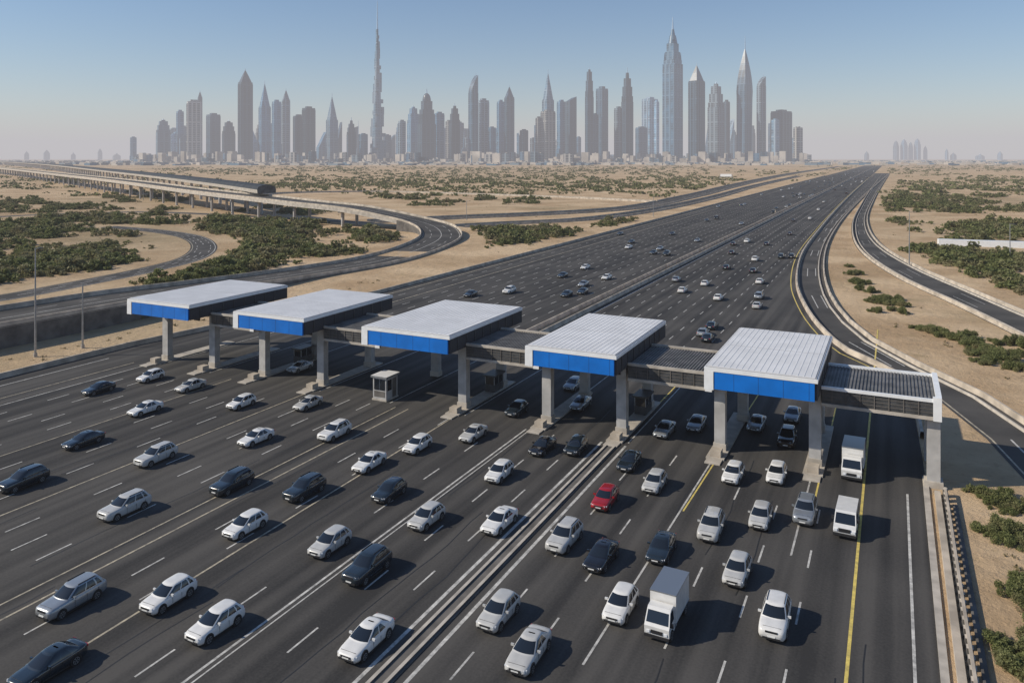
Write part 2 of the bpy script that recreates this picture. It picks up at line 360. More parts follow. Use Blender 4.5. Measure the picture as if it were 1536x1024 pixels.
path_road('distant_road',[(330,300),(430,290),(560,288),(720,292),(860,297),(980,303)],9,step=10,zl=.006)
path_road('distant_road',[(-80,330),(60,322),(200,318),(330,322),(470,330),(560,334)],9,step=8,zl=.005,barr=False)
mv=MB(); P=spline([Vector(G(*p)) for p in [(-30,240.9,14),(60,246,14),(160,256,14),(260,267,14),(340,277,14),(400,285.5,14)]],12)
R=normals(P)
prof=[(-5,-1.6),(-5.2,.4),(-4.6,1.9),(-2.5,2.8),(0,3.1),(2.5,2.8),(4.6,1.9),(5.2,.4),(5,-1.6)]
M_train=plain('viaduct_cladding',(.03,.036,.045),.7,var=.3,scale=.2,spec=.2)
prev=None
for i,(p,r) in enumerate(zip(P,R)):
    q=[(p.x+r.x*a,p.y+r.y*a,p.z+b) for a,b in prof]
    if prev:
        n=len(prof)
        mv.add(prev+q,[(i,i+1,n+i+1,n+i) for i in range(1,n-2)],M_train,True)
        mv.add(prev+q,[(0,1,n+1,n),(n-2,n-1,2*n-1,2*n-2),(n-1,0,n,2*n-1)],M_conc)
    prev=q
mv.add([ (P[-1].x+R[-1].x*a,P[-1].y+R[-1].y*a,P[-1].z+b) for a,b in prof],[tuple(range(len(prof)))],M_concd)
s=0
for i in range(1,len(P)):
    s+=(P[i]-P[i-1]).length
    if s>28: s=0; mv.cyl(P[i].x,P[i].y,0,12.4,1.1,1.1,M_pier,10)
mv.obj('metro_viaduct')

# ------------------------------------------------------------ toll plaza
def canopy(x0,x1,cols,back):
    mb=MB(); y0,y1=81.0,101.6
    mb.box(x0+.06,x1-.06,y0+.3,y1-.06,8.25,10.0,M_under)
    mb.box(x0,x1,y0,y1,10.0,10.38,M_fascia)
    mb.box(x0+.12,x1-.12,y0+.12,y1-.12,10.38,10.45,M_seam)
    mb.box(x0+.25,x1-.25,y0+.25,y1-.25,10.45,10.5,M_roofw)
    xx=x0+.7
    while xx<x1-.4: mb.box(xx-.03,xx+.03,y0+.3,y1-.3,10.5,10.525,M_rib); xx+=.6
    mb.box(x0+.3,x1-.3,y0+10.3,y0+10.34,10.501,10.515,M_seam)
    mb.box(x0+1.0,x1-.3,y0+.04,y0+.28,8.2,9.95,M_blue)
    mb.box(x0,x0+.95,y0-.03,y0+.3,8.1,9.99,M_fascia)
    for xx in np.arange(x0+3,x1-.5,2.4): mb.box(xx-.01,xx+.01,y0+.03,y0+.045,8.22,9.93,M_trim)
    for yy in np.arange(y0+2,y1-1,2.2): mb.box(x1-.055,x1+.0,yy,yy+.12,8.3,9.98,M_grey)
    for cx,ys in [(q,86.5) for q in cols]+[(q,97.2) for q in back]:
        mb.box(cx-.58,cx+.58,ys-.5,ys+.5,.2,8.24,M_pier)
        mb.box(cx-.68,cx+.68,ys-.6,ys+.6,.18,.9,M_conc)
    mb.box(x0+.8,x1-.8,86.2,86.8,7.75,8.23,M_concd)
    for q in np.arange(x0+2.5,x1-1.5,3.4): mb.box(q-.55,q+.55,85.9,86.15,7.0,7.7,M_trim)
    return mb.obj('toll_canopy')
CAN=[(-105.6,-92.3,(-103.3,-93.1)),(-83.6,-70.8,(-83.0,-72.2)),(-61.3,-48.2,(-49.3,)),(-38.1,-27.1,(-37.6,-28.2)),(-17.6,-6.6,(-17.0,-7.3))]
for x0,x1,cs in CAN: canopy(x0,x1,cs,(x0+1.2,x1-1.2))
def gantry(x0,x1,end=False):
    mb=MB(); y0,y1=85.0,95.0
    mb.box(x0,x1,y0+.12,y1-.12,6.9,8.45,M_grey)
    mb.box(x0,x1,y0,y0+.3,8.45,8.75,M_fascia if end else M_conc); mb.box(x0,x1,y1-.35,y1,8.45,8.8,M_fascia if end else M_conc)
    mb.box(x0+.02,x1-.02,y0+.3,y1-.35,8.45,8.5,M_corr)
    xx=x0+.25
    while xx<x1-.2: mb.box(xx-.08,xx+.08,y0+.35,y1-.4,8.5,8.6,M_corr); xx+=.34
    mb.box(x0,x1,y0-.05,y0+.3,6.75,7.05,M_conc)
    for q in np.arange(x0+1,x1-.4,1.3): mb.box(q-.04,q+.04,y0+.05,y0+.12,7.05,8.45,M_concd)
    for zq in (7.4,7.75,8.1): mb.box(x0,x1,y0+.09,y0+.12,zq,zq+.05,M_concd)
    mb.box(x1-.75,x1-.02,y0-.08,y0+.4,6.7,8.95,M_fascia)
    if end:
        mb.box(x1-.5,x1,y0+.4,y1,8.451,8.95,M_fascia); mb.box(x1-.62,x1-.01,y0+.42,y1-.02,6.8,8.44,M_pier)
        mb.box(x1-1.25,x1-.1,y0+.8,y0+1.9,0,6.9,M_pier); mb.box(x1-1.25,x1-.1,y1-2,y1-.9,0,6.9,M_pier)
        mb.box(x1-1.5,x1+.15,y0+.5,y0+2.2,0,.6,M_conc)
    mb.obj('toll_gantry')
for a,b in ((-92.3,-83.6),(-70.8,-61.3),(-48.2,-38.1),(-27.1,-17.6)): gantry(a+.01,b-.01)
gantry(-6.59,4.2,True)
mb=MB(); mb.box(-.95,.95,-3.6,12.6,.03,.2,M_conc,M_conc); mb.box(-.8,.8,-5.0,-3.6,.03,.16,M_conc)
mb.box(-.55,.55,-3.3,-2.1,.2,.85,M_barr); island=mb.obj('x',link=False)
mb=MB(); mb.box(-.75,.75,-1.3,1.3,.2,1.2,M_grey); mb.box(-.7,.7,-1.25,1.25,1.2,2.2,M_glass); mb.box(-.95,.95,-1.6,1.6,2.3,2.5,M_grey)
for a in (-.72,.64):
    for b in (-1.27,-.04,1.19): mb.box(a,a+.08,b,b+.08,1.2,2.3,M_steel)
booth=mb.obj('x',link=False)
for x in (-103.3,-93.1,-83.0,-72.2,-49.3,-37.6,-28.2,-17.0,-7.3): place(island,'traffic_island',(x,87,0))
for x in (-83.0,-49.3,-28.2): place(booth,'toll_booth',(x,94.8,0))
kx,ky,_=G(578,597); mb=MB()
mb.box(-1.15,1.15,-1.4,1.4,0,.2,M_conc); mb.box(-1.05,1.05,-1.3,1.3,.2,3.0,M_pier); mb.box(-1.25,1.25,-1.55,1.55,3.0,3.25,M_steel,M_rib)
mb.box(-.85,.85,-1.33,-1.3,.5,1.25,M_concd); mb.box(-.85,-.05,-1.34,-1.3,1.4,2.8,M_glass); mb.box(.05,.85,-1.34,-1.3,1.4,2.8,M_glass)
for s in (1,-1):
    xa,xb=sorted((s*1.05,s*1.08)); mb.box(xa,xb,-1.0,-.1,1.3,2.7,M_glass); mb.box(xa,xb,.1,1.0,.25,2.7,M_concd)
mb.obj('toll_kiosk',(kx,ky,.035))
# ------------------------------------------------------------ lamp posts
def lamp(loc,h,rot=0,arm=True):
    mb=MB(); mb.cyl(0,0,0,h,.18,.09,M_steel,8); mb.cyl(0,0,0,.6,.3,.28,M_conc,10)
    if arm:
        mb.box(-.05,1.6,-.05,.05,h-.15,h-.05,M_steel); mb.box(1.2,2.1,-.16,.16,h-.25,h-.12,M_grey)
    mb.obj('street_lamp',loc,rot)
lamp(G(53,535),17.5,2.1); lamp(G(124,522),11,.5,False); lamp(G(1364,398),16,.3)
for u,v,h in ((700,330,10),(215,300,12),(1515,395,12),(980,325,11)): lamp(G(u,v),h,.4)
w=MB(); a=Vector(G(1408,368)); b=Vector(G(1640,376)); d=(b-a); t=Vector((-d.y,d.x,0)).normalized()
ps=[a,b,b+t*3,a+t*3]; w.prism([(p.x,p.y) for p in ps],0,[(p.x,p.y) for p in ps],2.2,M_fascia)
w.obj('boundary_wall')
p=G(1089,270); mb=MB(); mb.box(-9,-8.4,0,.6,0,8,M_steel); mb.box(8.4,9,0,.6,0,8,M_steel); mb.box(-9,9,.1,.5,7.4,8,M_steel); mb.box(-8,8,-.1,.05,4.8,8.6,M_fascia); mb.obj('overhead_sign',p,0)

# ------------------------------------------------------------ vehicles
def car_mesh(kind):
    mb=MB()
    if kind=='sedan':
        L,W=4.65,1.84; st=[(-2.34,.50,.42,.56),(-2.30,.66,.34,.64),(-2.22,.78,.26,.70),(-2.0,.87,.22,.77),(-1.6,.905,.2,.84),(-1.0,.92,.2,.91),(-.2,.92,.2,.94),(.8,.92,.2,.97),(1.5,.915,.2,1.0),(1.95,.89,.22,1.02),(2.2,.83,.28,1.0),(2.3,.72,.4,.90),(2.33,.6,.46,.8)]
        cb=(-1.18,2.0,.90,.86); cr=(-.12,1.12,1.40,.60)
    elif kind=='hatch':
        L,W=4.25,1.8; st=[(-2.14,.50,.42,.60),(-2.10,.66,.34,.68),(-2.02,.78,.26,.75),(-1.8,.86,.22,.82),(-1.45,.89,.2,.88),(-.85,.9,.2,.95),(-.2,.9,.2,.98),(.8,.9,.2,1.01),(1.5,.89,.2,1.04),(1.9,.86,.22,1.04),(2.06,.79,.3,.96),(2.13,.70,.42,.82)]
        cb=(-1.15,2.04,.94,.84); cr=(-.15,1.55,1.47,.63)
    else:
        L,W=4.8,1.94; st=[(-2.42,.56,.48,.76),(-2.38,.74,.40,.86),(-2.28,.86,.3,.95),(-2.05,.93,.26,1.0),(-1.6,.96,.24,1.04),(-1.0,.97,.24,1.08),(-.2,.97,.24,1.11),(.8,.97,.24,1.13),(1.6,.965,.24,1.15),(2.1,.94,.26,1.15),(2.32,.87,.34,1.06),(2.4,.77,.45,.9)]
        cb=(-1.2,2.28,1.05,.90); cr=(-.25,1.8,1.66,.68)
    rings=[]
    for y,w_,z0,z1 in st:
        zs=z1-.05; h=[(w_*.88,z0),(w_*.96,z0+.1),(w_,z0+(zs-z0)*.32),(w_*.985,z0+(zs-z0)*.62),(w_*.965,zs-.08),(w_*.91,zs),(w_*.78,z1),(w_*.4,z1+.02)]
        rings.append([(x,y,z) for x,z in h]+[(-x,y,z) for x,z in reversed(h)])
    n=len(rings[0]); vs=[p for r in rings for p in r]; fs=[]
    for i in range(len(rings)-1):
        for j in range(n): fs.append((i*n+j,(i+1)*n+j,(i+1)*n+(j+1)%n,i*n+(j+1)%n))
    fs.append(tuple(range(n))); fs.append(tuple(range((len(rings)-1)*n,len(rings)*n))[::-1])
    mb.add(vs,fs,'PAINT',True)
    y0,y1,zb,wb=cb; r0,r1,ze,wr=cr
    fx=[-1,-.66,-.33,0,.33,.66,1]; fy_=[0,.18,.43,.47,.62,.77,.82,.96,1]
    def ring(t,shr=1.0,z=None):
        tt=t; w=wb+(wr-wb)*(tt**1.25); ya=y0+(r0-y0)*tt; yb=y1+(r1-y1)*(tt**(1.3 if kind!='sedan' else 1.0)); zz=zb+(ze-zb)*(1-(1-tt)**1.12) if z is None else z
        ym=(ya+yb)/2; ya=ym+(ya-ym)*shr; yb=ym+(yb-ym)*shr; w*=shr; out=[]
        for f in fx: out.append((f*w*.90,ya+.16*abs(f)**2.2,zz))
        ys=ya+.30; ye=yb-.26
        for f in fy_: out.append((w*(1-.03*abs(2*f-1)**3),ys+(ye-ys)*f,zz))
        for f in fx[::-1]: out.append((f*w*.88,yb-.12*abs(f)**2.2,zz))
        for f in fy_[::-1]: out.append((-w*(1-.03*abs(2*f-1)**3),ys+(ye-ys)*f,zz))
        return out
    C=[ring(0),ring(.12),ring(.5),ring(.88),ring(1),ring(1,.93,ze+.03),ring(1,.72,ze+.05),ring(1,.35,ze+.06)]
    m_=len(C[0]); vs=[p for r in C for p in r]; fs=[]; ms=[]
    sideg=[1,1,0,1,1,0,1 if kind!='sedan' else 0,0]
    for i in range(len(C)-1):
        for j in range(m_):
            fs.append((i*m_+j,i*m_+(j+1)%m_,(i+1)*m_+(j+1)%m_,(i+1)*m_+j)); gl=False
            if i in (1,2):
                if j<6: gl=True
                elif 7<=j<15: gl=bool(sideg[j-7])
                elif 16<=j<22: gl=True
                elif 23<=j<31: gl=bool(sideg[::-1][j-23])
            ms.append(M_glass if gl else 'PAINT')
    fs.append(tuple(range((len(C)-1)*m_,len(C)*m_))); ms.append('PAINT')
    mb.add(vs,fs,ms,True)
    for s in (1,-1):
        for wy in (-L*.305,L*.29):
            mb.wheel(s*(W/2-.09),wy,.37,.40,.185,M_trim); mb.wheel(s*(W/2-.10),wy,.34,.33,.23,M_rub,M_rim)
        mb.box(min(s*W/2*.93,s*(W/2+.17)),max(s*W/2*.93,s*(W/2+.17)),y0+.62,y0+.74,zb+.02,zb+.16,'PAINT')
        zt=st[6][3]
        for yy in (y0+.75,(y0+y1)/2+.0,y1-.75): mb.box(min(s*(W/2-.05),s*(W/2+.002)),max(s*(W/2-.05),s*(W/2+.002)),yy,yy+.02,.38,zt-.2,M_trim)
        mb.box(min(s*(W/2-.06),s*(W/2+.006)),max(s*(W/2-.06),s*(W/2+.006)),-L*.20,L*.19,.2,.3,M_trim)
    mb.box(-.62,.62,st[3][0]-.02,st[3][0],st[3][3]-.02,st[3][3]+.024,M_trim)
    fy=st[2][0]; zf=st[2][3]
    for s in (1,-1):
        for a,b,yo in ((.45,.66,-.05),(.64,.80,.04)):
            xa,xb=sorted((s*a,s*b)); mb.box(xa,xb,fy+yo,fy+yo+.2,zf-.15,zf-.03,M_hl)
        ry=st[-3][0]; zz=st[-3][3]; xa,xb=sorted((s*.46,s*.79)); mb.box(xa,xb,ry-.1,ry+.10,zz-.22,zz-.07,M_tl)
    fr=st[0][0]
    mb.box(-.42,.42,fr-.02,fy,zf-.18,zf-.07,M_trim); mb.box(-.6,.6,fr-.0,fy+.1,.32,.46,M_trim)
    mb.box(-.26,.26,fr-.03,fy,.47,.56,M_plate); mb.box(-.26,.26,2.0,st[-1][0]+.02,.62,.74,M_plate)
    if kind=='suv':
        for s in (1,-1): xa,xb=sorted((s*.60,s*.63)); mb.box(xa,xb,r0+.3,r1-.3,ze+.02,ze+.09,M_trim)
    return mb
def truck_mesh(kind):
    mb=MB()
    if kind=='truck':
        mb.box(-1.12,1.12,-1.3,2.9,.85,3.25,'PAINT')
        for z in (.86,3.18): mb.box(-1.15,1.15,-1.33,2.93,z,z+.08,M_rim)
        for yy in np.arange(-1.0,2.8,.55):
            for s in (1,-1): xa,xb=sorted((s*1.12,s*1.135)); mb.box(xa,xb,yy,yy+.04,.94,3.18,'PAINT')
        mb.box(-.9,.9,-3.0,2.85,.55,.85,M_trim); R0=.46; wy=(-2.35,1.9); hw=1.05; fr=-3.15
        prof=[(-1.45,.5),(-3.1,.5),(-3.15,1.25),(-3.0,1.45),(-2.55,2.35),(-2.3,2.5),(-1.45,2.5)]
    else:
        R0=.36; wy=(-1.65,1.5); hw=.93; fr=-2.5
        prof=[(2.45,.35),(-2.4,.35),(-2.5,.75),(-2.35,1.0),(-1.85,1.15),(-1.25,1.95),(-1.0,2.05),(2.3,2.05),(2.45,1.9)]
    n=len(prof)
    vs=[(-hw*(1 if z<1.5 else .93),y,z) for y,z in prof]+[(hw*(1 if z<1.5 else .93),y,z) for y,z in prof]
    mb.add(vs,[(i,(i+1)%n,n+(i+1)%n,n+i) for i in range(n)]+[tuple(range(n))[::-1],tuple(range(n,2*n))],'PAINT')
    if kind=='truck': a,b=(-2.98,1.49),(-2.57,2.31)
    else: a,b=(-1.83,1.18),(-1.27,1.92)
    d=.02
    mb.add([(-hw*.9,a[0]-d,a[1]),(hw*.9,a[0]-d,a[1]),(hw*.84,b[0]-d,b[1]),(-hw*.84,b[0]-d,b[1])],[(0,1,2,3)],M_glass)
    for s in (1,-1):
        x=s*(hw+.012); xt=s*(hw*.93+.04)
        if kind=='truck': mb.add([(x,-2.75,1.5),(x,-1.7,1.5),(xt-s*.02,-1.7,2.3),(xt-s*.02,-2.4,2.3)],[(0,1,2,3)],M_glass)
        else:
            for ya,yb in ((-1.45,-.5),(-.42,.8),(.9,2.1)): mb.add([(x,ya,1.2),(x,yb,1.2),(xt-s*.03,yb,1.85),(xt-s*.03,max(ya,-1.05),1.85)],[(0,1,2,3)],M_glass)
        for y in wy: mb.wheel(s*(hw-.1),y,R0,R0,.3,M_rub,M_rim)
        xa,xb=sorted((s*.6,s*.88)); mb.box(xa,xb,fr-.03,fr+.1,.72,.92,M_hl)
        xa,xb=sorted((s*hw,s*(hw+.24))); mb.box(xa,xb,(-2.75 if kind=='truck' else -1.45),(-2.62 if kind=='truck' else -1.32),1.3,1.62,M_trim)
        be=2.9 if kind=='truck' else 2.45; xa,xb=sorted((s*.7,s*.9)); mb.box(xa,xb,be-.02,be+.03,.9,1.3,M_tl)
    mb.box(-.5,.5,fr-.025,fr+.1,.72,1.0,M_trim); mb.box(-hw,hw,fr-.06,fr+.15,.38,.6,M_trim)
    if kind=='van': mb.add([(-.75,2.46,1.2),(.75,2.46,1.2),(.7,2.44,1.8),(-.7,2.44,1.8)],[(0,1,2,3)],M_glass)
    return mb
PA=bpy.data.materials.new('paint_slot')
def bake(mb,name):
    mb.mats=[PA if m=='PAINT' else m for m in mb.mats]; return mb.obj(name,link=False)
VM={'s':bake(car_mesh('sedan'),'sedan_car'),'h':bake(car_mesh('hatch'),'hatchback_car'),'u':bake(car_mesh('suv'),'suv_car'),'t':bake(truck_mesh('truck'),'box_truck'),'v':bake(truck_mesh('van'),'delivery_van')}
NM={'s':'sedan_car','h':'hatchback_car','u':'suv_car','t':'box_truck','v':'van'}
PC={'W':P_white,'P':P_pearl,'S':P_silver,'D':P_dark,'B':P_black,'R':P_red}
def car(u,v,k,p,flip=False,rot=0,z=.7,sc=.94,xy=None):
    x,y=(G(u,v,z)[:2] if xy is None else xy)
    me=VM[k]; o=place(me,NM[k],(x,y,.035),(math.pi if flip else 0)+rot+random.uniform(-.035,.035),sc)
    for i,m in enumerate(me.materials):
        if m==PA: o.material_slots[i].link='OBJECT'; o.material_slots[i].material=PC[p]
    return o
near="""35 718 u D;125 658 s D;148 581 s D;226 563 h W;218 611 s W;286 577 s P;234 682 u P;187 758 u P;348 722 u D;362 602 h W;384 654 s W;450 549 s P;462 603 s P;457 731 u D;368 785 h W;108 894 u S;253 889 h W;323 931 h W;72 993 s D;495 811 h P;551 847 u D;550 953 s W;502 646 u W;554 691 s W;584 734 h D;626 665 h W;640 773 h P;710 648 s P;749 706 h W;749 778 s W;775 612 h D;814 667 s B;864 667 h D;847 803 u P;871 603 s S;748 914 h P;793 971 s P;902 830 s B;908 745 h R;931 903 h W;944 689 s D;982 721 h P;992 818 s D;997 642 s S;1045 633 s S;1067 787 u P;1100 708 h W;1135 633 s S;1141 772 h P;1165 708 h W;1163 923 u W;1106 852 h P;1189 620 s S;1181 655 u B;1208 764 u S;1270 781 v W;860 575 h S"""
for r in near.split(';'):
    u,v,k,p=r.split(); car(float(u),float(v),k,p)
car(1001,908,'t','W',z=1.2,sc=.8); car(1280,688,'t','W',z=1.4,sc=.88)
far="""764 435 u W;706 440 s D;878 400 s W;844 412 s D;850 440 s D;875 425 s S;874 436 s D;910 415 s W;943 370 s W;947 362 s D;980 378 s D;1000 380 u D;1024 434 s W;1015 418 s S;1058 424 s W;1078 445 s W;1046 360 s S;1075 327 v D;1060 330 s D;1121 361 u W;1133 388 u W;1140 421 s W;1139 443 u S;1136 457 s P;1098 378 s D;1100 365 s B;1150 365 s D;1172 384 u D;1188 384 u B;1185 350 s D;1215 327 s W;1068 487 s D;1055 497 s S;1062 505 s D;930 350 s D;1008 350 s B;1130 405 s D;990 372 s S;1090 400 s D;1112 335 s S;1190 330 s D"""
for r in far.split(';'):
    u,v,k,p=r.split(); u=float(u); v=float(v); x=G(u,v,.7)[0]
    car(u,v,k,p,flip=(x>-58))
for i in range(85):
    y=random.uniform(440,2000); lane=random.choice(list(np.arange(-101.5,-61,3.6))+list(np.arange(-51.8,-34,3.6)))
    car(0,0,random.choice('sssuhv'),random.choice('WPSDDDBP'),flip=lane>-58,xy=(float(lane),y))

# ------------------------------------------------------------ foliage
def proto(n,R,Hh,leaf,seed,kk=(6,12),sp=.5):
    r=np.random.default_rng(seed); k=r.integers(*kk)
    cx=r.normal(0,sp,(k,3))*R; rad=r.uniform(.16,.42,k)*R; cx[:,2]=rad*.5+r.uniform(0,.45,k)*Hh*np.exp(-(cx[:,0]**2+cx[:,1]**2)/(R*R))
    wgt=rad**2/np.sum(rad**2); idx=r.choice(k,n,p=wgt); d=r.normal(0,1,(n,3)); d/=np.linalg.norm(d,axis=1,keepdims=True)
    rr=rad[idx]*(r.uniform(.4,1.0,n)+ (r.random(n)<.15)*r.uniform(0,.5,n))
    p=cx[idx]+d*rr[:,None]*np.array([1,1,.85]); p[:,2]=np.abs(p[:,2])+.03
    a=r.normal(0,1,(n,3)); a/=np.linalg.norm(a,axis=1,keepdims=True); b=np.cross(a,r.normal(0,1,(n,3))); b/=np.linalg.norm(b,axis=1,keepdims=True)
    s=leaf*r.uniform(.45,1.3,n)[:,None]
    q=np.stack([p-a*s*.5,p+b*s*.3,p+a*s*.5,p-b*s*.3],1)
    return q.reshape(-1,3)
def quadmesh(name,V,mat):
    me=bpy.data.meshes.new(name); n=len(V)//4
    me.vertices.add(len(V)); me.vertices.foreach_set('co',V.astype(np.float32).ravel())
    me.loops.add(len(V)); me.loops.foreach_set('vertex_index',np.arange(len(V),dtype=np.int32))
    me.polygons.add(n); me.polygons.foreach_set('loop_start',np.arange(0,len(V),4,dtype=np.int32)); me.polygons.foreach_set('loop_total',np.full(n,4,dtype=np.int32))
    me.materials.append(mat); me.update(calc_edges=True); return me
def stamp(out,protos,x,y,s,sz):
    p=protos[rng.integers(len(protos))]; a=rng.uniform(0,6.283); ca,sa=math.cos(a),math.sin(a)
    q=np.empty_like(p); q[:,0]=(p[:,0]*ca-p[:,1]*sa)*s+x; q[:,1]=(p[:,0]*sa+p[:,1]*ca)*s+y; q[:,2]=p[:,2]*sz; out.append(q)
near_p=[proto(4600,1.7,2.5,.19,i,(9,15)) for i in range(4)]
mid_p=[proto(330,1.7,2.8,.5,10+i) for i in range(8)]
far_p=[proto(44,1.8,2.4,1.25,20+i,(4,8),.7) for i in range(8)]
tuft_p=[proto(26,.5,.5,.3,40+i) for i in range(4)]
nearm=[quadmesh('shrub',p,M_leaf) for p in near_p]
for u,v,s in [(1478,750,1.0),(1500,762,1.0),(1530,758,1.1),(1505,800,1.0),(1530,805,1.0),(1466,745,.7),(1535,885,1.0),(1548,905,1.2),(1528,985,1.0),(1545,1010,1.2),(1565,950,1.3),
              (1370,492,.9),(1390,497,1.2),(1410,503,1.4),(1435,510,1.4),(1460,520,1.5),(1480,530,1.5),(1500,540,1.5),(1520,537,1.3),(1500,515,1.1),(1450,505,1.1),(1535,520,1.5),(1475,545,1.2),(1520,555,1.2),
              (1280,412,1.3),(1290,425,1.5),(1300,438,1.3),(1322,450,1.7),(1335,458,1.6),(1340,448,1.3),(1312,455,1.1),(1272,400,1.2),(1345,468,1.2),(1318,468,1.0),
              (20,505,.9),(190,480,.9),(215,478,.8)]:
    x,y,_=G(u,v)
    for q in range(3):
        place(random.choice(nearm),'desert_shrub',(x+random.uniform(-1.2,1.2)*s,y+random.uniform(-1.2,1.2)*s,-.05),random.uniform(0,6.28),(s*random.uniform(.45,.85),s*random.uniform(.45,.85),s*random.uniform(.45,.9)))
keep=[]
for o in list(col.objects):
    if o.name.split('.')[0] in ('exit_ramp_road','outer_ramp_road','interchange_ramp_bridge','loop_road','frontage_road','slip_road','distant_road'):
        me=o.data
        co=np.empty(len(me.vertices)*3,dtype=np.float32); me.vertices.foreach_get('co',co); keep.append(co.reshape(-1,3))
K=np.concatenate(keep); K=K[K[:,2]<6][:, :2]
cells=set()
for a,b in K:
    for da in (-1,0,1):
        for db in (-1,0,1): cells.add((int(a//6)+da,int(b//6)+db))
def free(x,y):
    if (int(x//6),int(y//6)) in cells: return False
    if x>-119 and x<8 and y<3500 and (y<100 or x<-14 or (x<4 and y<150)): return False
    return True
out=[];outf=[];outt=[]
E=[(60,385,130,38,460,1.7),(170,330,120,24,380,1.8),(60,312,90,14,190,1.8),(235,300,70,12,130,2.0),(370,360,80,28,420,2.1),(330,395,85,20,260,1.8),(385,340,70,14,190,2.0),(575,346,42,16,190,2.1),(485,378,30,12,70,1.6),(800,352,75,11,170,1.8),
 (760,362,30,7,50,1.4),(900,333,75,7,80,1.6),(270,425,60,10,80,1.5),(140,405,90,12,150,1.5),(1440,300,95,18,250,2.0),(1360,305,32,14,110,2.0),(1490,350,75,16,180,2.0),(1400,380,30,12,60,1.8),(1470,405,75,20,140,1.9),(1340,335,22,9,40,1.6),
 (1480,425,60,10,80,1.7),(30,345,60,12,110,1.8),(690,300,200,9,100,1.8),(420,318,80,8,90,1.8),(1080,292,40,5,40,1.9),(1520,300,60,20,100,2)]
for cu,cv,ru,rv,n,s in E:
    cl=[]
    for _ in range(max(3,n//12)):
        r=math.sqrt(random.random()); a=random.uniform(0,6.283); cl.append(G(cu+ru*r*math.cos(a),cv+rv*r*math.sin(a)))
    for _ in range(int(n*1.45)):
        cc=random.choice(cl); x=cc[0]+random.gauss(0,5.5); y=cc[1]+random.gauss(0,5.5)
        if not free(x,y): continue
        k=s*random.choice((random.uniform(.3,.7),random.uniform(.6,1.25))); stamp(out,mid_p,x,y,k,k*random.uniform(.6,1.05))
for _ in range(10500):
    u=random.uniform(-150,1700); v=237+random.choice([random.uniform(5,20),random.uniform(12,60),random.uniform(14,46)])
    dens=math.sin(u*.013+v*.21)+math.sin(u*.031-v*.4)+.5*math.sin(u*.07+v*.9)+random.gauss(0,.6)
    band=(1.6 if 420<u<1060 and 250<v<290 else 0)+(0.6 if u>1340 else 0)
    if dens+band<.35: continue
    x,y,_z=G(u,v); x+=random.gauss(0,8); y+=random.gauss(0,14)
    if not free(x,y): continue
    k=random.uniform(.9,2.9); stamp(outf,far_p,x,y,k,k*.8)
for _ in range(7500):
    u=random.uniform(-60,1600); v=random.uniform(262,1000)
    if v>560 and u<1400: continue
    if random.random()>min(1,60/(v-237))+.3: continue
    x,y,_z=G(u,v)
    if not free(x,y): continue
    k=random.uniform(.3,1.3); stamp(outt,tuft_p,x,y,k,k*.8)
place(quadmesh('desert_scrub',np.concatenate(out),M_leaf),'desert_scrub',(0,0,0))
place(quadmesh('distant_scrub',np.concatenate(outf),M_leaf),'distant_scrub',(0,0,0))
place(quadmesh('dry_grass_tufts',np.concatenate(outt),M_tuft),'dry_grass_tufts',(0,0,0))

